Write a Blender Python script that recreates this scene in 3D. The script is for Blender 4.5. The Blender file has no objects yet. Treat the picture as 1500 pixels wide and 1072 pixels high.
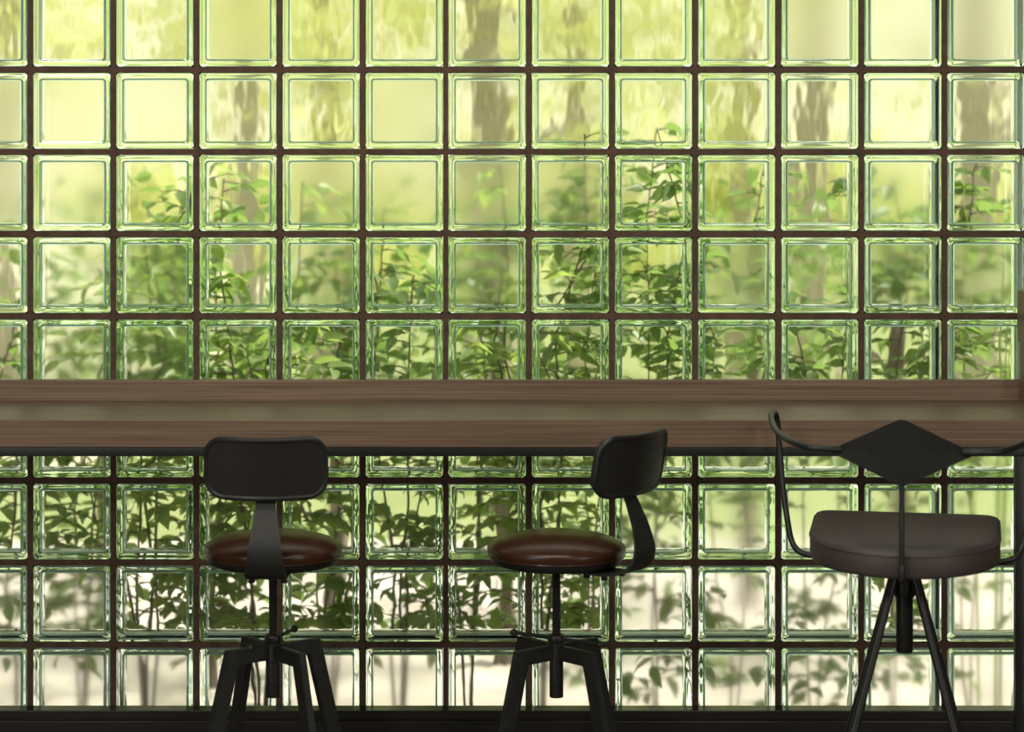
import bpy, bmesh, math, random
from mathutils import Vector, Matrix

C = bpy.context.scene.collection
PI = math.pi

# ------------------------------------------------------------------ survey
# wall face at y = 0, room towards -y, garden towards +y, floor z = 0.
CAM_Y, CAM_Z, F = -6.0, 1.54, 3636.0       # focal length in pixels of the 1500 px frame
VX, VY = 650.0, 198.0                      # where the viewing axis meets the picture

def at(px, py, d):
    """world point seen at (px, py) at distance d from the camera plane"""
    return Vector(((px - VX) * d / F, CAM_Y + d, CAM_Z - (py - VY) * d / F))

# ------------------------------------------------------------------ object helpers
def link(o, parent=None):
    C.objects.link(o)
    if parent is not None:
        o.parent = parent
    return o

def tag(o, label=None, cat=None, group=None, kind=None):
    if label: o['label'] = label
    if cat: o['category'] = cat
    if group: o['group'] = group
    if kind: o['kind'] = kind
    return o

def empty(name, loc=(0, 0, 0), rz=0.0):
    o = bpy.data.objects.new(name, None)
    o.empty_display_size = 0.05
    o.location = loc
    o.rotation_euler = (0, 0, rz)
    return link(o)

def obj(name, bm, mat, parent=None, smooth=True, angle=35):
    bmesh.ops.remove_doubles(bm, verts=bm.verts, dist=1e-6)
    me = bpy.data.meshes.new(name)
    bm.to_mesh(me); bm.free()
    mats = mat if isinstance(mat, (list, tuple)) else [mat]
    for m in mats: me.materials.append(m)
    if smooth:
        me.polygons.foreach_set('use_smooth', [True] * len(me.polygons))
        me.set_sharp_from_angle(angle=math.radians(angle))
    return link(bpy.data.objects.new(name, me), parent)

def raw(name, verts, faces, mat, parent=None, smooth=False):
    me = bpy.data.meshes.new(name)
    me.from_pydata(verts, [], faces)
    me.materials.append(mat)
    if smooth: me.polygons.foreach_set('use_smooth', [True] * len(me.polygons))
    me.update()
    return link(bpy.data.objects.new(name, me), parent)

def box(bm, x0, x1, y0, y1, z0, z1, bev=0.0):
    vs = [bm.verts.new(p) for p in ((x0,y0,z0),(x1,y0,z0),(x1,y1,z0),(x0,y1,z0),(x0,y0,z1),(x1,y0,z1),(x1,y1,z1),(x0,y1,z1))]
    fs = [bm.faces.new([vs[i] for i in q]) for q in ((0,3,2,1),(4,5,6,7),(0,1,5,4),(1,2,6,5),(2,3,7,6),(3,0,4,7))]
    if bev > 0:
        es = list({e for f in fs for e in f.edges})
        bmesh.ops.bevel(bm, geom=es, offset=bev, segments=2, profile=0.6, affect='EDGES')

def tube(bm, pts, rad, n=12, cap=True, closed=False):
    pts = [Vector(p) for p in pts]
    rads = rad if isinstance(rad, (list, tuple)) else [rad] * len(pts)
    rings, prev = [], None
    m = len(pts)
    for i, p in enumerate(pts):
        if closed:
            t = (pts[(i + 1) % m] - pts[i - 1]).normalized()
        else:
            t = (pts[min(i + 1, m - 1)] - pts[max(i - 1, 0)]).normalized()
        if prev is None:
            a = Vector((0, 0, 1)) if abs(t.z) < 0.9 else Vector((1, 0, 0))
            u = t.cross(a).normalized()
        else:
            u = (prev - t * prev.dot(t)).normalized()
        prev = u
        v = t.cross(u)
        rings.append([bm.verts.new(p + (u * math.cos(2*PI*k/n) + v * math.sin(2*PI*k/n)) * rads[i]) for k in range(n)])
    R = range(m if closed else m - 1)
    for i in R:
        a, b = rings[i], rings[(i + 1) % m]
        for k in range(n):
            bm.faces.new((a[k], a[(k+1) % n], b[(k+1) % n], b[k]))
    if cap and not closed:
        bm.faces.new(rings[0][::-1]); bm.faces.new(rings[-1])

def lathe(bm, prof, n=48, cx=0, cy=0):
    """profile of (r, z) from the bottom up"""
    rings = []
    for r, z in prof:
        if r < 1e-6:
            rings.append([bm.verts.new((cx, cy, z))])
        else:
            rings.append([bm.verts.new((cx + r*math.cos(2*PI*k/n), cy + r*math.sin(2*PI*k/n), z)) for k in range(n)])
    for a, b in zip(rings, rings[1:]):
        for k in range(n):
            q = [a[k % len(a)], a[(k+1) % len(a)], b[(k+1) % len(b)], b[k % len(b)]]
            q = [v for i, v in enumerate(q) if v not in q[:i]]
            if len(q) >= 3: bm.faces.new(q)
    if len(rings[0]) > 1: bm.faces.new(rings[0][::-1])
    if len(rings[-1]) > 1: bm.faces.new(rings[-1])

def smooth_path(pts, per=6):
    """Catmull-Rom through the points"""
    P = [Vector(p) for p in pts]
    out = []
    for i in range(len(P) - 1):
        p0, p1, p2, p3 = P[max(i-1, 0)], P[i], P[i+1], P[min(i+2, len(P)-1)]
        for k in range(per):
            t = k / per
            out.append(0.5 * ((2*p1) + (p2-p0)*t + (2*p0-5*p1+4*p2-p3)*t*t + (3*p1-p0-3*p2+p3)*t**3))
    out.append(P[-1])
    return out

def rrect(w, h, r, n=6):
    """rounded rectangle outline, counter-clockwise, half sizes w, h"""
    out = []
    for cx, cy, a0 in ((w-r, h-r, 0), (-w+r, h-r, PI/2), (-w+r, -h+r, PI), (w-r, -h+r, 1.5*PI)):
        for k in range(n + 1):
            a = a0 + PI/2 * k / n
            out.append((cx + r*math.cos(a), cy + r*math.sin(a)))
    return out

# ------------------------------------------------------------------ materials
def new_mat(name):
    m = bpy.data.materials.new(name); m.use_nodes = True
    nt = m.node_tree; nt.nodes.clear()
    out = nt.nodes.new('ShaderNodeOutputMaterial')
    return m, nt, out

def N(nt, typ, **kw):
    n = nt.nodes.new(typ)
    for k, v in kw.items():
        if k.startswith('i_'): n.inputs[k[2:].replace('_', ' ')].default_value = v
        else: setattr(n, k, v)
    return n

def rgba(c): return (c[0], c[1], c[2], 1.0)

def surface(name, c1, c2=None, rough=0.5, scale=20, stretch=(1, 1, 1), metallic=0.0, bump=0.0, bscale=None, coat=0.0, spec=0.5):
    m, nt, out = new_mat(name)
    b = N(nt, 'ShaderNodeBsdfPrincipled')
    b.inputs['Roughness'].default_value = rough
    b.inputs['Metallic'].default_value = metallic
    b.inputs['Specular IOR Level'].default_value = spec
    b.inputs['Coat Weight'].default_value = coat
    tc = N(nt, 'ShaderNodeTexCoord'); mp = N(nt, 'ShaderNodeMapping')
    mp.inputs['Scale'].default_value = stretch
    nt.links.new(tc.outputs['Object'], mp.inputs['Vector'])
    nz = N(nt, 'ShaderNodeTexNoise'); nz.inputs['Scale'].default_value = scale
    nz.inputs['Detail'].default_value = 5
    nt.links.new(mp.outputs[0], nz.inputs['Vector'])
    rp = N(nt, 'ShaderNodeValToRGB')
    rp.color_ramp.elements[0].position = 0.3; rp.color_ramp.elements[1].position = 0.7
    rp.color_ramp.elements[0].color = rgba(c1); rp.color_ramp.elements[1].color = rgba(c2 or c1)
    nt.links.new(nz.outputs['Fac'], rp.inputs['Fac'])
    nt.links.new(rp.outputs['Color'], b.inputs['Base Color'])
    if bump > 0:
        n2 = N(nt, 'ShaderNodeTexNoise'); n2.inputs['Scale'].default_value = bscale or scale
        n2.inputs['Detail'].default_value = 6
        nt.links.new(mp.outputs[0], n2.inputs['Vector'])
        bp = N(nt, 'ShaderNodeBump'); bp.inputs['Strength'].default_value = bump; bp.inputs['Distance'].default_value = 0.002
        nt.links.new(n2.outputs['Fac'], bp.inputs['Height'])
        nt.links.new(bp.outputs[0], b.inputs['Normal'])
    nt.links.new(b.outputs[0], out.inputs[0])
    return m

def glass(name, color, rough=0.0, wave=0.0, wscale=(18, 18, 18), detail=1.5, dist=0.004):
    m, nt, out = new_mat(name)
    g = N(nt, 'ShaderNodeBsdfGlass'); g.inputs['Color'].default_value = rgba(color)
    g.inputs['Roughness'].default_value = rough; g.inputs['IOR'].default_value = 1.5
    if wave > 0:
        tc = N(nt, 'ShaderNodeTexCoord'); oi = N(nt, 'ShaderNodeObjectInfo')
        mul = N(nt, 'ShaderNodeMath', operation='MULTIPLY'); mul.inputs[1].default_value = 37.0
        nt.links.new(oi.outputs['Random'], mul.inputs[0])
        add = N(nt, 'ShaderNodeVectorMath', operation='ADD')
        nt.links.new(tc.outputs['Object'], add.inputs[0]); nt.links.new(mul.outputs[0], add.inputs[1])
        mp = N(nt, 'ShaderNodeMapping'); mp.inputs['Scale'].default_value = wscale
        nt.links.new(add.outputs[0], mp.inputs['Vector'])
        nz = N(nt, 'ShaderNodeTexNoise'); nz.inputs['Scale'].default_value = 1.0; nz.inputs['Detail'].default_value = detail
        nt.links.new(mp.outputs[0], nz.inputs['Vector'])
        bp = N(nt, 'ShaderNodeBump'); bp.inputs['Strength'].default_value = wave; bp.inputs['Distance'].default_value = dist
        nt.links.new(nz.outputs['Fac'], bp.inputs['Height'])
        nt.links.new(bp.outputs[0], g.inputs['Normal'])
    nt.links.new(g.outputs[0], out.inputs[0])
    return m

def leaf(name, c1, c2, trans, tfac=0.5, scale=9.0, gloss=0.05):
    m, nt, out = new_mat(name)
    tc = N(nt, 'ShaderNodeTexCoord')
    nz = N(nt, 'ShaderNodeTexNoise'); nz.inputs['Scale'].default_value = scale; nz.inputs['Detail'].default_value = 2
    nt.links.new(tc.outputs['Object'], nz.inputs['Vector'])
    rp = N(nt, 'ShaderNodeValToRGB')
    rp.color_ramp.elements[0].position = 0.35; rp.color_ramp.elements[1].position = 0.65
    rp.color_ramp.elements[0].color = rgba(c1); rp.color_ramp.elements[1].color = rgba(c2)
    nt.links.new(nz.outputs['Fac'], rp.inputs['Fac'])
    d = N(nt, 'ShaderNodeBsdfDiffuse'); nt.links.new(rp.outputs[0], d.inputs['Color'])
    t = N(nt, 'ShaderNodeBsdfTranslucent'); t.inputs['Color'].default_value = rgba(trans)
    mx = N(nt, 'ShaderNodeMixShader'); mx.inputs[0].default_value = tfac
    nt.links.new(d.outputs[0], mx.inputs[1]); nt.links.new(t.outputs[0], mx.inputs[2])
    gl = N(nt, 'ShaderNodeBsdfGlossy'); gl.inputs['Roughness'].default_value = 0.45
    m2 = N(nt, 'ShaderNodeMixShader'); m2.inputs[0].default_value = gloss
    nt.links.new(mx.outputs[0], m2.inputs[1]); nt.links.new(gl.outputs[0], m2.inputs[2])
    nt.links.new(m2.outputs[0], out.inputs[0])
    return m

M = {}
M['wood'] = surface('dark_oak', (0.105, 0.068, 0.040), (0.245, 0.170, 0.110), 0.45, 1.0, (2.0, 150, 260), bump=0.12, bscale=1.0)
M['black_metal'] = surface('black_steel', (0.010, 0.012, 0.011), (0.017, 0.019, 0.017), 0.42, 60, spec=0.5)
M['dark_steel'] = surface('worn_black_steel', (0.012, 0.0145, 0.0125), (0.024, 0.026, 0.022), 0.45, 40, bump=0.1, bscale=200)
M['black_pad'] = surface('black_leatherette', (0.012, 0.012, 0.011), (0.016, 0.016, 0.014), 0.5, 200, bump=0.15, bscale=500)
M['brown_leather'] = surface('brown_leather', (0.034, 0.0135, 0.0075), (0.068, 0.027, 0.014), 0.25, 12, bump=0.12, bscale=220)
M['taupe'] = surface('taupe_leatherette', (0.068, 0.053, 0.048), (0.080, 0.064, 0.059), 0.5, 200, bump=0.1, bscale=500)
M['mortar'] = surface('brown_mortar', (0.060, 0.037, 0.022), (0.115, 0.066, 0.040), 0.85, 35, bump=0.5, bscale=160)
M['plaster'] = surface('plaster', (0.20, 0.18, 0.15), (0.24, 0.21, 0.18), 0.9, 6)
M['floor'] = surface('stained_concrete', (0.10, 0.075, 0.055), (0.16, 0.12, 0.09), 0.4, 4)
M['sill'] = surface('black_sill', (0.010, 0.011, 0.009), (0.022, 0.020, 0.016), 0.28, 3, (1, 30, 30))
M['silver'] = surface('bare_steel', (0.30, 0.28, 0.25), (0.40, 0.38, 0.34), 0.35, 30, metallic=1.0)
M['pane'] = glass('clear_glass', (0.985, 0.995, 0.98))
M['wavy'] = glass('wavy_glass', (0.985, 0.995, 0.98), 0.055, 0.10, (26, 26, 13), 1.0, 0.006)
M['frost'] = glass('frosted_glass', (0.97, 0.985, 0.96), 0.175, 0.0)
M['rim'] = glass('green_glass', (0.905, 0.985, 0.958), 0.0, 0.05, (14, 30, 14), 1.0, 0.003)
M['coating'] = surface('white_edge_coating', (0.80, 0.86, 0.83), (0.86, 0.90, 0.88), 0.8, 30)
M['pavement'] = surface('pale_paving', (0.36, 0.31, 0.27), (0.78, 0.69, 0.66), 0.8, 2.6)  # dappled tree shade put into the colour as darker patches
M['path'] = surface('pale_gravel', (0.46, 0.44, 0.30), (0.60, 0.57, 0.42), 0.9, 2.0)
M['soil'] = surface('soil', (0.16, 0.12, 0.07), (0.30, 0.23, 0.15), 0.95, 8)
M['lawn'] = surface('lawn', (0.22, 0.27, 0.10), (0.33, 0.36, 0.16), 0.9, 1.2)
M['bark'] = surface('grey_bark', (0.13, 0.105, 0.08), (0.24, 0.20, 0.16), 0.9, 14, (1, 1, 0.3), bump=0.4, bscale=40)
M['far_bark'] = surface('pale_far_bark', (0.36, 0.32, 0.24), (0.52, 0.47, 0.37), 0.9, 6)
M['stem'] = surface('green_brown_stem', (0.17, 0.14, 0.09), (0.28, 0.22, 0.15), 0.8, 20)
M['leaf'] = leaf('shrub_leaf', (0.080, 0.150, 0.045), (0.21, 0.31, 0.10), (0.37, 0.57, 0.13), 0.48)
M['leaf_light'] = leaf('light_leaf', (0.16, 0.28, 0.07), (0.32, 0.45, 0.12), (0.55, 0.73, 0.17), 0.5)
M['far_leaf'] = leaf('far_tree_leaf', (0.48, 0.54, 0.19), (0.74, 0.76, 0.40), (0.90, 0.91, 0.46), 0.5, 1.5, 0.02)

# ------------------------------------------------------------------ the room
WX0, WX1 = (44 - 121.8 - VX) / 606, (44 + 121.8*12 - VX) / 606     # the glass runs between these
PX, PZ = 121.8 / 606, 120.4 / 606
def jz(r): return CAM_Z - (102 + 120.4*r - VY) / 606               # joint under row r
ROOM = (-4.2, 5.0, -9.0, 3.0)

def slab(name, dims, mat, label, cat):
    bm = bmesh.new()
    for d in dims: box(bm, *d)
    return tag(obj(name, bm, mat, smooth=False), label, cat, kind='structure')

slab('floor', [(ROOM[0]-.15, ROOM[1]+.15, ROOM[2]-.15, 0.09, -0.1, 0)], M['floor'], 'brown stained concrete floor of the room', 'floor')
slab('ceiling', [(ROOM[0]-.15, ROOM[1]+.15, ROOM[2]-.15, 0.09, ROOM[3], ROOM[3]+.1)], M['plaster'], 'plain plastered ceiling over the room', 'ceiling')
slab('wall_left', [(ROOM[0]-.15, ROOM[0], ROOM[2], 0.09, 0, ROOM[3])], M['plaster'], 'plain plastered wall on the left side of the room', 'wall')
slab('wall_right', [(ROOM[1], ROOM[1]+.15, ROOM[2], 0.09, 0, ROOM[3])], M['plaster'], 'plain plastered wall on the right side of the room', 'wall')
slab('wall_front', [(ROOM[0]-.15, ROOM[1]+.15, ROOM[2]-.15, ROOM[2], 0, ROOM[3])], M['plaster'], 'plain plastered wall facing the glass block wall', 'wall')
ztop = jz(-1)
slab('wall_back', [(ROOM[0], WX0-.007, 0.0, 0.09, 0, ROOM[3]), (WX1+.007, ROOM[1], 0.0, 0.09, 0, ROOM[3]),
                   (WX0-.007, WX1+.007, 0.0, 0.09, ztop+.0078, ROOM[3])], M['plaster'], 'plastered wall around the glass blocks', 'wall')

# black steel sill along the foot of the glass
SZ = CAM_Z - (1033 - VY) / 606
bm = bmesh.new()
box(bm, WX0-.5, WX1+.5, -0.055, 0.0, SZ-0.021, SZ, 0.002)
box(bm, WX0-.5, WX1+.5, -0.050, 0.0, SZ-0.025, SZ-0.021)
box(bm, WX0-.5, WX1+.5, -0.058, 0.0, 0.0, SZ-0.025, 0.002)
tag(obj('trim_1', bm, M['sill'], smooth=False), 'black steel kerb along the foot of the glass block wall', 'sill', kind='structure')

# ------------------------------------------------------------------ glass blocks
BW, BH, BD = 0.1870/2, 0.1835/2, 0.080
def block_mesh(name, frosted):
    bm = bmesh.new()
    def ring(inset, y, r):
        return [bm.verts.new((x, y, z)) for x, z in rrect(BW-inset, BH-inset, r, 4)]
    def skin(loops, mats, flip):
        rs = [ring(*l) for l in loops]
        n = len(rs[0])
        def f(vs, mi):
            fa = bm.faces.new(vs[::-1] if flip else vs); fa.material_index = mi; fa.smooth = True
            return fa
        c0 = f(rs[0], mats[0]); c0.smooth = False
        for i in range(len(rs)-1):
            for k in range(n):
                f((rs[i][(k+1) % n], rs[i][k], rs[i+1][k], rs[i+1][(k+1) % n]), 4 if (not flip and loops[i][0] == 0 and loops[i+1][0] == 0) else mats[1])
        c1 = f(rs[-1][::-1], mats[2]); c1.smooth = False
    # outside of the block; seen from -y the x,z outline runs counter-clockwise, which faces -y
    skin([(0.0172, 0.0009, .006), (0.0150, 0.0004, .007), (0.0125, 0.0, .007), (0.0065, 0.0, .007), (0.0015, 0.0012, .008), (0, 0.004, .008),
          (0, BD-0.004, .008), (0.0015, BD-.0012, .008), (0.0065, BD, .007), (0.0125, BD, .007), (0.0150, BD-.0004, .007), (0.0172, BD-.0009, .006)],
         (0, 1, 0), False)
    # the hollow inside
    skin([(0.0180, 0.0095, .006), (0.0148, 0.0103, .007), (0.0132, 0.0135, .008),
          (0.0132, BD-.0135, .008), (0.0148, BD-.0103, .007), (0.0180, BD-.0095, .006)],
         (2 if not frosted else 0, 1, 3 if frosted else 2), True)
    me = bpy.data.meshes.new(name)
    bm.to_mesh(me); bm.free()
    for k in ('pane', 'rim', 'wavy', 'frost', 'coating'): me.materials.append(M[k])
    return me

MESH_C, MESH_F = block_mesh('clear_block', False), block_mesh('frosted_block', True)
PATTERN = ['CCCFCCCCCCFFF',
           'FFFCCFCCCCCCC',
           'FFCCFFFFCCCFC',
           'CFFCFCFCCFCFF',
           'CFFCCCCCCCCCC',
           'CCCCCCCCCFFCF',
           'CCCCCCCCFFFFF',
           'FFCCCCCCFFFCF',
           'FFFCFFCFFFFFF']
rnd = random.Random(5)
G = 0.0135/2           # half width of an upright joint
GH = 0.0146/2          # half width of a level joint
def mortar(bm, r0, r1):
    zt, zb = jz(r0-1), jz(r1)
    for c in range(14):
        x = WX0 + PX*c
        box(bm, x-G+.0004, x+G-.0004, 0.0030, BD-.003, zb-GH+(0.0005 if r1 < 8 else 0), zt+GH-.0005 if r0 == 0 else zt-GH)
    for r in range(r0-1 if r0 == 0 else r0, r1+1):
        z = jz(r)
        box(bm, WX0-G+.0004, WX1+G-.0004, 0.0034, BD-.0034, z-GH+.0004, z+GH-.0004)
def glass_wall(name, r0, r1, label):
    t = empty(name, (0, 0, jz(r1)))
    tag(t, label, 'window', kind='structure')
    bm = bmesh.new(); mortar(bm, r0, r1)
    mo = obj('mortar_grid', bm, M['mortar'], t, smooth=False); mo.location = (0, 0, -jz(r1))
    for r in range(r0, r1+1):
        for c in range(13):
            fr = PATTERN[r][c] == 'F'
            o = bpy.data.objects.new('glass_block', MESH_F if fr else MESH_C)
            o['label'] = 'frosted square glass block' if fr else 'clear wavy square glass block'
            o.location = (WX0 + PX*(c+.5), 0, (jz(r)+jz(r-1))/2 - jz(r1))
            o.rotation_euler = (rnd.gauss(0, .002), 0, rnd.gauss(0, .002))
            link(o, t)
glass_wall('window_1', 0, 4, 'upper part of the green glass block wall, above the counter')
glass_wall('window_2', 5, 8, 'lower part of the green glass block wall, below the counter')

# ------------------------------------------------------------------ counter
CT, CF = 0.90, -0.42           # top, front edge
ctr = empty('counter', (0.1, -0.2, 0))
tag(ctr, 'long dark oak bar counter against the glass block wall on a black steel frame', 'counter')
def part(name, bm, mat, root, smooth=True, label=None):
    o = obj(name, bm, mat, root, smooth)
    o.matrix_parent_inverse = Matrix.Translation(-Vector(root.location)) if root.rotation_euler.z == 0 else root.matrix_basis.inverted()
    if label: o['label'] = label
    return o
CX0, CX1 = -1.75, 1.62
bm = bmesh.new(); box(bm, CX0, CX1, CF, -0.004, CT-0.0615, CT, 0.0015)
part('worktop', bm, M['wood'], ctr, smooth=False)
bm = bmesh.new(); box(bm, CX0, CX1, -0.030, -0.004, CT, 0.951, 0.0012)
part('backboard', bm, M['wood'], ctr, smooth=False)
rail = bmesh.new()
box(rail, CX0+.05, CX1-.05, CF+.004, CF+.026, CT-.0615-.021, CT-.0615, 0.003)
box(rail, 1.045-.008, 1.045+.008, CF+.003, CF+.027, CT-.0615-.022, CT-.0615, 0.002)
part('front_rail', rail, M['black_metal'], ctr)
for x in (-1.60, 1.2965):
    for y in (CF+.004,):
        bm = bmesh.new(); box(bm, x-.0100, x+.0100, y, y+.022, 0, CT-.0825 if y < -.2 else CT-.0615, 0.002)
        part('leg', bm, M['black_metal'], ctr)
bm = bmesh.new()
box(bm, 1.385, 1.43, -0.10, -0.032, CT, 1.168, 0.002)
box(bm, 1.379, 1.432, -0.104, -0.030, 1.045, 1.168, 0.002)
post = obj('end_post', bm, M['wood'], None, smooth=False)
tag(post, 'short dark wooden post standing at the end of the counter against the glass', 'post')

# ------------------------------------------------------------------ round stools
def make_stool(loc, back_ang, handle_ang, leg_ang, label):
    """back_ang: heading of the back from the seat centre; all angles in world terms"""
    root = empty('swivel_stool', (loc[0], loc[1], 0))
    tag(root, label, 'stool', 'industrial swivel stools at the counter')
    def R(a): return Matrix.Rotation(a, 4, 'Z')
    Rb = R(back_ang)                                  # local +x -> towards the back
    def put(name, bm, mat, parent=root, lab=None, smooth=True):
        o = obj(name, bm, mat, parent, smooth)
        if lab: o['label'] = lab
        return o
    # seat
    prof = [(0.0, .617), (.1445, .617), (.1480, .619), (.1502, .623), (.1518, .629), (.1525, .636)]
    for k in range(1, 17):
        q = math.cos(PI/2*k/16)
        prof.append((.1525*q, .636 + .0350*max(0, 1 - q**2.3)**.62))
    bm = bmesh.new(); lathe(bm, prof, 64)
    seat = put('seat', bm, M['brown_leather'], lab='round padded brown leather seat')
    bm = bmesh.new(); tube(bm, [(.1487*math.cos(2*PI*k/64), .1487*math.sin(2*PI*k/64), .6195) for k in range(64)], .0025, 8, closed=True)
    put('seam', bm, M['brown_leather'], seat)
    bm = bmesh.new(); lathe(bm, [(0, .598), (.125, .598), (.138, .602), (.145, .609), (.147, .617), (0, .617)], 64)
    put('seat_plate', bm, M['black_metal'])
    # spine: flat steel strip, path in (r, z), flared towards the seat
    path = smooth_path([(.075, 0, .5952), (.120, 0, .5952), (.160, 0, .597), (.200, 0, .606), (.226, 0, .631), (.231, 0, .661), (.221, 0, .702), (.203, 0, .745), (.190, 0, .778), (.191, 0, .836)], 6)
    bm = bmesh.new()
    rows = []
    for i, p in enumerate(path):
        z = p.z
        hw = .044 if z < .612 else max(.0215, .044 - (z-.612) * .155)
        t = (path[min(i+1, len(path)-1)] - path[max(i-1, 0)]).normalized()
        nrm = Vector((t.z, 0, -t.x)) * .0027
        rows.append([bm.verts.new(Rb @ (p + Vector((0, s*hw, 0)) + nrm*q)) for s, q in ((-1, -1), (1, -1), (1, 1), (-1, 1))])
    for a, b in zip(rows, rows[1:]):
        for k in range(4): bm.faces.new((a[k], a[(k+1) % 4], b[(k+1) % 4], b[k]))
    bm.faces.new(rows[0][::-1]); bm.faces.new(rows[-1])
    bmesh.ops.recalc_face_normals(bm, faces=bm.faces)
    spine = put('spine', bm, M['dark_steel'])
    for s in (-1, 1):
        for r in (.105, .150):
            p = Rb @ Vector((r, s*.034, 0))
            bm = bmesh.new(); lathe(bm, [(0, .584), (.0055, .584), (.0075, .587), (.0075, .5925), (0, .5925)], 6, p.x, p.y)
            put('bolt', bm, M['black_metal'], spine)
    # backrest: curved rounded panel with a rolled rim
    W, H, CR, SAG = .1260, .0630, .038, .025
    lean = math.radians(10)
    def bp(u, v, off):
        w = u / W
        d = -SAG * w*w + off                          # the ends wrap forward
        x = .216 + d*math.cos(lean) + v*math.sin(lean)
        z = .8355 + v*math.cos(lean) - d*math.sin(lean)
        return Rb @ Vector((x, u, z))
    bm = bmesh.new()
    nu, nv = 24, 12
    def sheet(off, shrink=1.0):
        g = []
        for j in range(nv+1):
            v = -1 + 2*j/nv
            row = []
            for i in range(nu+1):
                u = -1 + 2*i/nu
                # squircle map keeps the corners round
                vv = v*H*shrink
                e = max(0, abs(v)*H - (H-CR))
                wmax = W - CR + math.sqrt(max(CR*CR - e*e, 0)) if e > 0 else W
                row.append(bm.verts.new(bp(u*wmax*shrink, vv, off)))
            g.append(row)
        return g
    A, B = sheet(.007), sheet(-.010)
    for g, fl in ((A, False), (B, True)):
        for j in range(nv):
            for i in range(nu):
                q = (g[j][i], g[j][i+1], g[j+1][i+1], g[j+1][i])
                bm.faces.new(q[::-1] if fl else q)
    edge = lambda g: [g[0][i] for i in range(nu+1)] + [g[j][nu] for j in range(1, nv+1)] + [g[nv][i] for i in range(nu-1, -1, -1)] + [g[j][0] for j in range(nv-1, 0, -1)]
    ea, eb = edge(A), edge(B)
    for k in range(len(ea)):
        bm.faces.new((ea[k-1], eb[k-1], eb[k], ea[k]))
    bmesh.ops.recalc_face_normals(bm, faces=bm.faces)
    back = put('backrest', bm, M['black_pad'], lab='curved black padded backrest with rounded corners')
    bm = bmesh.new()
    out = []
    for u, v in rrect(W, H, CR, 8):
        out.append(bp(u, v, .003))
    # add points along the straight runs so that the rim follows the curve
    dense = []
    for k in range(len(out)):
        u0, v0 = rrect(W, H, CR, 8)[k]; u1, v1 = rrect(W, H, CR, 8)[(k+1) % len(out)]
        n = max(1, int(math.hypot(u1-u0, v1-v0) / .012))
        for i in range(n): dense.append(bp(u0+(u1-u0)*i/n, v0+(v1-v0)*i/n, .003))
    tube(bm, dense, .0066, 10, closed=True)
    put('rolled_rim', bm, M['black_metal'], back)
    # threaded screw
    prof = [(0, .30)]
    z = .30
    prof = [(0, .430), (.0092, .430)]
    z = .432
    while z < .596:
        prof += [(.0078, z), (.0098, z+.0022), (.0098, z+.0030)]; z += .0045
    prof += [(.0095, .598), (0, .598)]
    bm = bmesh.new(); lathe(bm, prof, 20); put('threaded_screw', bm, M['dark_steel'])
    bm = bmesh.new(); lathe(bm, [(0, .307), (.0145, .307), (.0152, .309), (.0152, .385), (.0175, .387), (.0175, .425), (.0152, .427), (0, .427)], 28)
    put('sleeve', bm, M['dark_steel'])
    bm = bmesh.new(); lathe(bm, [(0, .427), (.0165, .427), (.0185, .430), (.0185, .441), (.0165, .444), (0, .444)], 28)
    collar = put('collar', bm, M['black_metal'])
    hd = Vector((math.cos(handle_ang), math.sin(handle_ang), 0))
    bm = bmesh.new()
    c = Vector((0, 0, .4355))
    tube(bm, [c - hd*.112, c - hd*.108, c + hd*.108, c + hd*.112], .0042, 10)
    for s in (-1, 1):
        bmesh.ops.create_uvsphere(bm, u_segments=14, v_segments=10, radius=.0082, matrix=Matrix.Translation(c + hd*.112*s))
    put('turning_handle', bm, M['dark_steel'], collar)
    # four bent flat-bar legs
    th = .0085
    prof = [(.0135, .390), (.0920, .390), (.1930, .0), (.2290, .0), (.1200, .4225), (.0135, .4225)]
    for k in range(4):
        a = leg_ang + k*PI/2
        Rl = R(a)
        bm = bmesh.new()
        f0 = [bm.verts.new(Rl @ Vector((r, -th, z))) for r, z in prof]
        f1 = [bm.verts.new(Rl @ Vector((r, th, z))) for r, z in prof]
        n = len(prof)
        # caps as quads: arm and leg
        for q in ((0, 1, 4, 5), (1, 2, 3, 4)):
            bm.faces.new([f0[i] for i in q]); bm.faces.new([f1[i] for i in q][::-1])
        for i in range(n):
            bm.faces.new((f0[i], f1[i], f1[(i+1) % n], f0[(i+1) % n]))
        bmesh.ops.recalc_face_normals(bm, faces=bm.faces)
        es = [e for e in bm.edges if len(e.link_faces) == 2 and e.calc_face_angle(0) > .6]
        bmesh.ops.bevel(bm, geom=es, offset=.0016, segments=2, affect='EDGES')
        put('leg', bm, M['dark_steel'], smooth=False)
    return root

SD = 5.45
p1, p2 = at(400, 800, SD), at(815, 800, SD)
make_stool(p1, math.atan2(-1, -.008), math.atan2(.20, .078), math.radians(36),
           'round brown leather swivel stool with its black back turned square to us')
make_stool(p2, math.radians(-38), math.atan2(-.133, .19), math.radians(40),
           'round brown leather swivel stool with its black back turned to one side')

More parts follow.
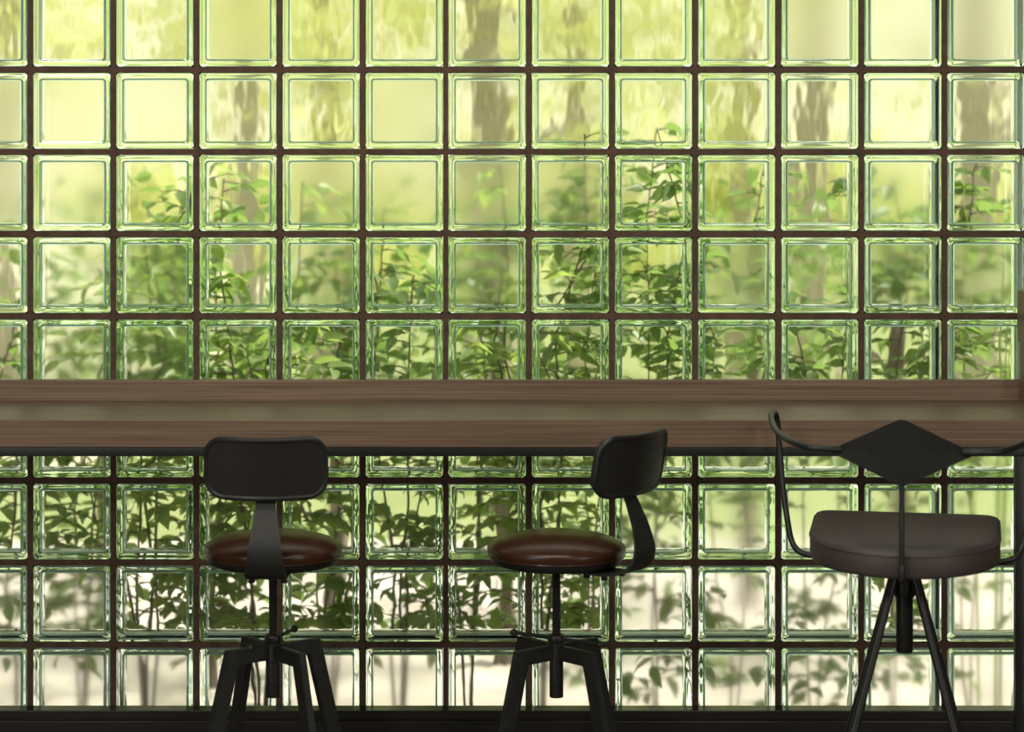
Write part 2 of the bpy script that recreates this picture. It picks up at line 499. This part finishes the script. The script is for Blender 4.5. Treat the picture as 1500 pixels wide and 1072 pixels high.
# ------------------------------------------------------------------ armchair stool
def make_armchair():
    cd = 5.30
    c = at(1325, 800, cd)
    yaw = math.radians(-12)
    root = empty('bar_armchair', (c.x, c.y, 0), yaw)
    tag(root, 'black tubular bar armchair with diamond back plate and taupe padded seat', 'chair')
    inv = (Matrix.Translation((c.x, c.y, 0)) @ Matrix.Rotation(yaw, 4, 'Z')).inverted()
    def L(px, py, d): return inv @ at(px, py, d)
    def put(name, bm, mat, parent=root, lab=None, smooth=True, angle=35):
        o = obj(name, bm, mat, parent, smooth, angle)
        if lab: o['label'] = lab
        return o
    # seat: straight front, semicircular back
    hw, rc = .2, .028
    outl = []
    for k in range(7):
        a = PI/2*k/6; outl.append((hw-rc+rc*math.cos(a), .2-rc+rc*math.sin(a)))
    for k in range(7):
        a = PI/2+PI/2*k/6; outl.append((-hw+rc+rc*math.cos(a), .2-rc+rc*math.sin(a)))
    for k in range(33):
        a = PI + PI*k/32; outl.append((hw*math.cos(a), -.005 + hw*.98*math.sin(a)))
    bm = bmesh.new()
    def lvl(s, z): return [bm.verts.new((x*s, y*s, z + .06*y)) for x, y in outl]
    levels = [lvl(.94, .637), lvl(.985, .639), lvl(1.0, .646), lvl(1.0, .683), lvl(.985, .6915), lvl(.955, .6945), lvl(.85, .696), lvl(.5, .698)]
    n = len(outl)
    for a, b in zip(levels, levels[1:]):
        for k in range(n): bm.faces.new((a[k], a[(k+1) % n], b[(k+1) % n], b[k]))
    bm.faces.new(levels[0][::-1]); bm.faces.new(levels[-1])
    seat = put('seat', bm, M['taupe'], lab='thick taupe padded seat with straight front and round back', angle=60)
    bm = bmesh.new(); tube(bm, [(x*.999, y*.999, .685 + .06*y) for x, y in outl], .0022, 6, closed=True)
    put('piping', bm, M['taupe'], seat)
    # diamond plate
    v0 = -.214
    zc = .890
    corners = [(.151, -.001, .008), (0, .070, .028), (-.151, -.001, .008), (0, -.071, .036)]
    pts = []
    for i, (u, w, r) in enumerate(corners):
        p = Vector((u, w)); a = (Vector(corners[i-1][:2])-p).normalized(); b = (Vector(corners[(i+1) % 4][:2])-p).normalized()
        half = a.angle(b)/2; t = min(r/math.tan(half), .06)
        s, e = p + a*t, p + b*t
        for k in range(9):
            q = k/8
            pts.append(s*(1-q)**2 + p*2*q*(1-q) + e*q*q)
    bm = bmesh.new()
    def pl(u, w, off): return (u, v0 + off + .25*u*u, zc + w)
    fr = [bm.verts.new(pl(p.x, p.y, -.003)) for p in pts]; bk = [bm.verts.new(pl(p.x, p.y, .003)) for p in pts]
    c0, c1 = bm.verts.new(pl(0, 0, -.003)), bm.verts.new(pl(0, 0, .003))
    n = len(pts)
    for k in range(n):
        j = (k+1) % n
        bm.faces.new((c0, fr[j], fr[k])); bm.faces.new((c1, bk[k], bk[j])); bm.faces.new((fr[k], fr[j], bk[j], bk[k]))
    bmesh.ops.recalc_face_normals(bm, faces=bm.faces)
    put('back_plate', bm, M['black_metal'], lab='flat black diamond-shaped back plate')
    # arms
    left = [L(1231, 658, 5.115), L(1205, 657, 5.11), L(1178, 654, 5.13), L(1152, 643, 5.19), L(1136, 629, 5.28), L(1130, 614, 5.39), L(1131, 605, 5.465),
            L(1136, 606, 5.50), L(1139.5, 625, 5.51), L(1142, 660, 5.508), L(1147, 715, 5.49), L(1154, 765, 5.45), L(1160, 793, 5.43), L(1170, 807, 5.41), L(1188, 812, 5.40)]
    left.append(Vector((left[-1].x + .05, left[-1].y-.01, .6245)))
    left.append(Vector((-.03, 0, .6240)))
    left[-3].z = .6265
    right = [Vector((-p.x, p.y, p.z)) for p in left]
    for side in (left, right):
        bm = bmesh.new(); tube(bm, smooth_path(side, 6), .0066, 12)
        put('arm', bm, M['black_metal'])
    # spine rod
    bm = bmesh.new()
    tube(bm, smooth_path([(0, v0+.009, zc-.03), (0, v0+.008, zc-.08), (0, v0-.002, .72), (0, v0-.004, .640), (0, v0+.004, .6265), (0, v0+.03, .6235), (0, -.03, .6235)], 6), .0056, 12)
    rod = put('spine_rod', bm, M['black_metal'])
    bm = bmesh.new(); lathe(bm, [(0, .626), (.006, .626), (.0072, .629), (.0072, .656), (.006, .659), (0, .659)], 14, 0, v0-.0045)
    put('ferrule', bm, M['dark_steel'], rod)
    # pedestal
    bm = bmesh.new(); lathe(bm, [(0, .556), (.021, .556), (.0225, .559), (.0225, .592), (.03, .600), (.06, .612), (.06, .6175), (0, .6175)], 28)
    put('hub', bm, M['black_metal'])
    bm = bmesh.new(); lathe(bm, [(0, .437), (.0165, .437), (.018, .440), (.018, .556), (0, .556)], 24)
    put('centre_tube', bm, M['black_metal'])
    base = math.radians(-10.5) - yaw
    for k in range(4):
        a = base + PI/4 + k*PI/2
        d = Vector((math.cos(a), math.sin(a), 0))
        bm = bmesh.new(); tube(bm, [d*.030 + Vector((0, 0, .605)), d*.034+Vector((0, 0, .594)), d*.253 + Vector((0, 0, .006)), d*.255], [.009, .0095, .0095, .0085], 14)
        put('leg', bm, M['black_metal'])
    return root
make_armchair()

# ------------------------------------------------------------------ garden
slab('ground', [(-30, 30, 0.09, 60, -0.30, -0.03)], M['soil'], 'bare soil under the garden', 'ground')
slab('pavement', [(-12, 12, 0.72, 3.5, -0.10, -0.012)], M['pavement'], 'pale sunlit paving outside the glass wall', 'pavement')
slab('path', [(-16, -1.5, 5.0, 42, -0.10, -0.010)], M['path'], 'pale gravel path running back across the left of the lawn', 'path')
slab('lawn', [(-20, 20, 3.5, 40, -0.10, -0.02)], M['lawn'], 'sunlit green lawn beyond the paving', 'lawn')

def add_leaf(V, Fs, p, d, nrm, ln, wd, fold=.35):
    d = d.normalized(); s = d.cross(nrm).normalized(); n = s.cross(d)
    k = len(V)
    mid = [p, p + d*ln*.33 - n*ln*.02, p + d*ln*.68 - n*ln*.06, p + d*ln - n*ln*.16]
    sd = [s*wd*.46, s*wd*.5, s*wd*.33]
    up = n*wd*fold*.5
    V += mid
    V += [p + d*ln*.10 + s*wd*.30 + up*.6, mid[1] + sd[1] + up, mid[2] + sd[2] + up*.7]
    V += [p + d*ln*.10 - s*wd*.30 + up*.6, mid[1] - sd[1] + up, mid[2] - sd[2] + up*.7]
    for b in (4, 7):
        q = [(0, b, b+1, 1), (1, b+1, b+2, 2), (2, b+2, 3)]
        for f in q:
            f = f if b == 7 else f[::-1]
            Fs.append(tuple(k+i for i in f))

def shrub(px, d, ytop, zlow, dense, seed, label, light=False, name='leafy_shrub', spread=.16):
    r = random.Random(seed)
    base = at(px, 800, d); base.z = -0.03
    top = at(px, ytop, d).z + .03
    root = empty(name, base)
    tag(root, label, 'shrub', 'shrubs outside the glass wall')
    V, Fs = [], []
    bm = bmesh.new()
    ns = 2 if zlow > .6 else r.randint(3, 4)
    for s in range(ns):
        a = 2*PI*(s + r.random()*.6)/ns
        h = top * (r.uniform(.72, 1.0) if s else 1.0)
        out = r.uniform(.5, 1.0) * spread
        pts = []
        for k in range(7):
            t = k/6
            pts.append(Vector((math.cos(a)*(.01 + out*t**1.2) + r.gauss(0, .028)*min(1, t*1.6), (math.sin(a)*(.03 + out*t**1.4)*.7) + r.gauss(0, .012)*t, h*t)))
        tube(bm, pts, [(.0026 if zlow > .6 else .0042)*(1-.75*k/6) + .001 for k in range(7)], 5)
        # twigs
        nt = max(2, int(dense * (h - zlow) * 30))
        for q in range(nt):
            z = zlow + (h - zlow) * (q + r.random())/nt
            if z > h: continue
            if r.random() < (.3 if zlow > .6 else .14): z = r.uniform(.12 if zlow > .6 else .25, zlow)
            t = z/h*6; i = min(int(t), 5); p = pts[i].lerp(pts[i+1], t-i)
            b = a + r.uniform(-1.9, 1.9)
            ln = r.uniform(.08, .20) * (1.0 if z < h*.85 else .6)
            dr = Vector((math.cos(b), math.sin(b)*.75, r.uniform(-.05, .55))).normalized()
            tw = [p]
            for k in range(1, 5):
                tw.append(p + dr*ln*k/4 - Vector((0, 0, 1))*ln*.28*(k/4)**2)
            tube(bm, tw, [.0022, .0019, .0016, .0013, .0009], 4, cap=False)
            nl = max(3, int(ln/.026))
            for k in range(nl+1):
                t2 = (k+.6)/(nl+.6)*4; i2 = min(int(t2), 3); pp = tw[i2].lerp(tw[i2+1], min(t2-i2, 1))
                sgn = 1 if k % 2 else -1
                side = dr.cross(Vector((0, 0, 1))).normalized()*sgn
                if k == nl: side = side*.2
                ld = dr*.5 + side*.9 + Vector((r.gauss(0, .25), r.gauss(0, .25), r.uniform(-.75, .15)))
                nv = Vector((r.gauss(0, .45), r.gauss(0, .45), 1)).normalized()
                if abs(nv.dot(ld.normalized())) > .95: nv = Vector((1, 0, .2))
                L_ = r.uniform(.036, .072)
                add_leaf(V, Fs, pp, ld, nv, L_, L_*r.uniform(.46, .62))
    obj('stems', bm, M['stem'], root)
    raw('foliage', V, Fs, M['leaf_light'] if light else M['leaf'], root, smooth=True)
    return root

# (px, distance, picture height of the top, lowest leaves, density, label, light)
SHRUBS = [
    (-45, 6.55, 330, .45, .9, 'shrub outside at the far left end of the glass wall, half out of view', False),
    (30, 6.45, 352, .40, 1.0, 'dark green shrub seen through the leftmost column of clear blocks', False),
    (120, 6.60, 395, .40, 1.0, 'low dark shrub blurred by frosted blocks, second column from the left', False),
    (215, 6.40, 245, .40, 1.0, 'tall shrub with bright sprigs over the left part of the counter', True),
    (300, 6.50, 262, .32, 1.15, 'bushy shrub behind the left edge of the square-on stool back', False),
    (385, 6.42, 265, .38, 1.1, 'tall shrub rising just behind the square-on stool back', True),
    (480, 6.55, 300, .36, 1.1, 'shrub right of the square-on stool, its top blurred by a frosted block', False),
    (585, 6.45, 318, .50, .8, 'shrub midway between the two brown leather stools', False),
    (690, 6.52, 345, .30, 1.1, 'shrub with drooping leaves just left of the side-turned stool seat', False),
    (790, 6.40, 196, .50, .8, 'tall light green shrub over the side-turned stool seat', True),
    (870, 6.55, 205, .62, 2.1, 'upright shrub behind the side-turned stool back', False),
    (960, 6.42, 186, .72, 2.1, 'tallest shrub, just right of the side-turned stool back', False),
    (1075, 6.50, 248, .72, 2.1, 'rounded shrub left of the armchair arm', False),
    (1190, 6.44, 250, .72, 2.1, 'dense dark shrub behind the left arm of the bar armchair', False),
    (1305, 6.56, 262, .74, 2.1, 'shrub directly behind the diamond chair back, blurred by frosted blocks', False),
    (1425, 6.46, 240, .72, 2.1, 'dense shrub right of the diamond chair back', False),
    (1535, 6.55, 260, .70, .9, 'shrub outside past the right end of the glass wall, half out of view', False),
]
for i, (px, d, yt, zl, dn, lab, lt) in enumerate(SHRUBS):
    shrub(px, d, yt, zl, dn, 100+i, lab, lt)

def tree(name, px, d, trad, crown_z, crown_r, n, leafsize, seed, label, mat, group, cat='tree', lean=0.0, mat2=None):
    r = random.Random(seed)
    b = at(px, 800, d); b.z = -0.04
    root = empty(name, b)
    tag(root, label, cat, group)
    top = crown_z + crown_r[2]*.6
    bm = bmesh.new()
    pts = [Vector((lean*t*t + r.gauss(0, trad*.25)*t, r.gauss(0, trad*.25)*t, top*t)) for t in [k/8 for k in range(9)]]
    tube(bm, pts, [trad*(1.25 if k == 0 else 1 - .6*k/8) for k in range(9)], 10)
    for q in range(7):
        t = r.uniform(.35, .95)*8; i = min(int(t), 7); p = pts[i].lerp(pts[i+1], t-i)
        a = r.uniform(0, 2*PI)
        e = Vector((math.cos(a)*crown_r[0]*.75, math.sin(a)*crown_r[1]*.75, crown_r[2]*r.uniform(.1, .5)))
        tube(bm, [p, p+e*.5+Vector((0, 0, .03)), p+e], [trad*.35, trad*.22, trad*.08], 6)
    obj('trunk', bm, mat2 or M['bark'], root)
    V, Fs = [], []
    cl = [Vector((r.gauss(0, .5), r.gauss(0, .5), r.gauss(0, .5))) for _ in range(26)]
    for k in range(n):
        c = cl[k % 26]
        v = c + Vector((r.gauss(0, .2), r.gauss(0, .2), r.gauss(0, .2)))
        p = Vector((v.x*crown_r[0] + lean*.6, v.y*crown_r[1], crown_z + v.z*crown_r[2]))
        if p.z < .15: continue
        d_ = Vector((r.gauss(0, 1), r.gauss(0, 1), r.gauss(-.4, .7)))
        nv = Vector((r.gauss(0, 1), r.gauss(0, 1), r.gauss(.6, 1)))
        ls = leafsize*r.uniform(.7, 1.3)
        add_leaf(V, Fs, p, d_, nv, ls, ls*.55)
    raw('crown', V, Fs, mat, root)
    return root

# a clump of long arching blades
r = random.Random(77)
gb = at(1450, 800, 6.42); gb.z = -.03
V, Fs = [], []
for k in range(7):
    a = r.uniform(0, 2*PI); h = r.uniform(1.2, 1.72); out = r.uniform(.06, .20); w_ = r.uniform(.0025, .004)
    d_ = Vector((math.cos(a), math.sin(a)*.5, 0)); s_ = Vector((-d_.y, d_.x, 0)).normalized() if r.random() < .5 else Vector((1, 0, 0))
    b0 = len(V)
    for i in range(11):
        t = i/10
        p = d_*(.03 + out*t**2.2) + Vector((0, 0, h*(1.25*t - .25*t**4) if t < .85 else h*(1.25*t - .25*t**4) - (t-.85)*.35))
        ww = w_*(1 - t**3) + .0006
        V += [p - s_*ww, p + s_*ww]
        if i: Fs.append((b0+2*i-2, b0+2*i-1, b0+2*i+1, b0+2*i))
gr = raw('grass_clump', V, Fs, M['leaf_light']); gr.location = gb
tag(gr, 'clump of long arching grass blades rising above the shrub at the right end', 'plant')

# slender trees standing in the paving close to the wall
NEAR = [(152, 7.5, .030, 'thin grey trunk seen through the frosted blocks at lower left'),
        (306, 7.0, .022, 'thin grey sapling behind the legs of the square-on stool'),
        (492, 7.6, .034, 'grey sapling trunk just right of the square-on stool seat'),
        (742, 7.3, .032, 'grey sapling trunk left of the screw of the side-turned stool'),
        (1095, 8.2, .035, 'blurred slim trunk behind frosted blocks between stool and armchair'),
        (1322, 7.6, .040, 'blurred slim trunk right behind the armchair legs')]
for i, (px, d, tr, lab) in enumerate(NEAR):
    tree('young_tree', px, d, tr, 1.05, (.42, .35, .42), 260, .06, 300+i, lab, M['leaf'], 'young trees in the paving', lean=.05*(-1)**i)

FAR = [(-60, 17, .11, 'far tree past the left end of the glass wall'),
       (8, 15, .09, 'far tree behind the top row near the left'),
       (362, 14, .10, 'far tree with a dark trunk in the fourth block of the second row'),
       (478, 15.5, .09, 'far tree with a grey trunk in the fifth block of the second row'),
       (715, 14.5, .17, 'far tree with the widest pinkish trunk, top row centre'),
       (842, 16.5, .09, 'far tree with a thin trunk above the side-turned stool'),
       (1085, 16, .10, 'far tree with a dark trunk in the top row right of centre'),
       (1190, 14.5, .13, 'far tree with a pale grey blurred trunk, second row'),
       (1432, 13.5, .15, 'far tree with a wide dark trunk near the right end, second row'),
       (1600, 16, .10, 'far tree past the right end of the glass wall')]
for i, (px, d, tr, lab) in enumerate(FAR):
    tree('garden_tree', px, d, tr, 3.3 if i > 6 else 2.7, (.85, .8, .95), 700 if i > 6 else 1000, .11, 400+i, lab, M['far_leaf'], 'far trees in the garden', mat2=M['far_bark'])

BUSH = []
for i in range(11):
    px = -150 + 175*i
    BUSH.append((px, 19 + (i*7 % 4), i))
ORD = ['first', 'second', 'third', 'fourth', 'fifth', 'sixth', 'seventh', 'eighth', 'ninth', 'tenth', 'eleventh']
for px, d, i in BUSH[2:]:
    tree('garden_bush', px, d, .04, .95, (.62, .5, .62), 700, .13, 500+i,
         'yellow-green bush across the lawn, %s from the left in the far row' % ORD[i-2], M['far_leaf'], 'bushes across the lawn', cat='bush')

# ------------------------------------------------------------------ light
w = bpy.data.worlds.new('sky'); bpy.context.scene.world = w
w.use_nodes = True
nt = w.node_tree; nt.nodes.clear()
wo = nt.nodes.new('ShaderNodeOutputWorld'); bg = nt.nodes.new('ShaderNodeBackground')
tc = nt.nodes.new('ShaderNodeTexCoord'); sp = nt.nodes.new('ShaderNodeSeparateXYZ'); rp = nt.nodes.new('ShaderNodeValToRGB')
nt.links.new(tc.outputs['Generated'], sp.inputs[0]); nt.links.new(sp.outputs['Z'], rp.inputs[0])
rp.color_ramp.elements[0].position = 0.0; rp.color_ramp.elements[0].color = (1.0, 0.945, 0.58, 1)
rp.color_ramp.elements[1].position = 0.6; rp.color_ramp.elements[1].color = (0.92, 0.95, 0.88, 1)
nt.links.new(rp.outputs[0], bg.inputs[0]); bg.inputs[1].default_value = 1.1
nt.links.new(bg.outputs[0], wo.inputs[0])

sun = bpy.data.lights.new('sun', 'SUN'); sun.energy = 6.0; sun.angle = math.radians(1.5); sun.color = (1.0, 0.94, 0.80)
so = link(bpy.data.objects.new('sun', sun))
so.rotation_euler = Vector((-.72, -.22, -1.0)).to_track_quat('-Z', 'Y').to_euler()

def lamp(name, loc, aim, size, power, color=(1, .93, .82)):
    l = bpy.data.lights.new(name, 'AREA'); l.shape = 'RECTANGLE'; l.size, l.size_y = size; l.energy = power; l.color = color
    o = link(bpy.data.objects.new(name, l)); o.location = loc
    o.rotation_euler = (Vector(aim) - Vector(loc)).to_track_quat('-Z', 'Y').to_euler()
    return o
lamp('room_lamp', (-1.6, -4.4, 2.85), (-.8, -1.2, .6), (.5, .5), 36)
lamp('room_lamp', (1.8, -5.2, 2.85), (.8, -.8, .6), (1.2, .6), 32)
lamp('side_fill', (-3.9, -5.0, 1.25), (0, -.2, .6), (1.6, 1.2), 40, (1, .95, .88))  # unseen fill pair, added to brighten the mortar below the counter
lamp('side_fill', (4.7, -5.2, 1.25), (.2, -.2, .6), (1.6, 1.2), 40, (1, .95, .88))
lamp('overhead_fill', (.1, -1.5, 2.9), (.1, -1.0, 0), (2.4, .3), 22)  # unseen overhead fill, added to lift the seat tops and worktop

# ------------------------------------------------------------------ camera
cam = bpy.data.cameras.new('camera')
cam.sensor_width = 36.0; cam.sensor_fit = 'HORIZONTAL'
cam.lens = F * 36.0 / 1500.0
cam.shift_x = (750 - VX) / 1500.0
cam.shift_y = -(536 - VY) / 1500.0
cam.dof.use_dof = True; cam.dof.focus_distance = 5.75; cam.dof.aperture_fstop = 2.3
cam.clip_end = 200
co = link(bpy.data.objects.new('camera', cam))
co.location = (0, CAM_Y, CAM_Z); co.rotation_euler = (PI/2, 0, 0)
sc = bpy.context.scene
sc.camera = co
sc.view_settings.view_transform = 'Standard'
sc.view_settings.look = 'None'
sc.view_settings.exposure = 0.28
sc.cycles.max_bounces = 18
sc.cycles.transmission_bounces = 16
sc.cycles.glossy_bounces = 5
sc.cycles.diffuse_bounces = 3
sc.cycles.sample_clamp_indirect = 4.0
sc.cycles.use_denoising = True
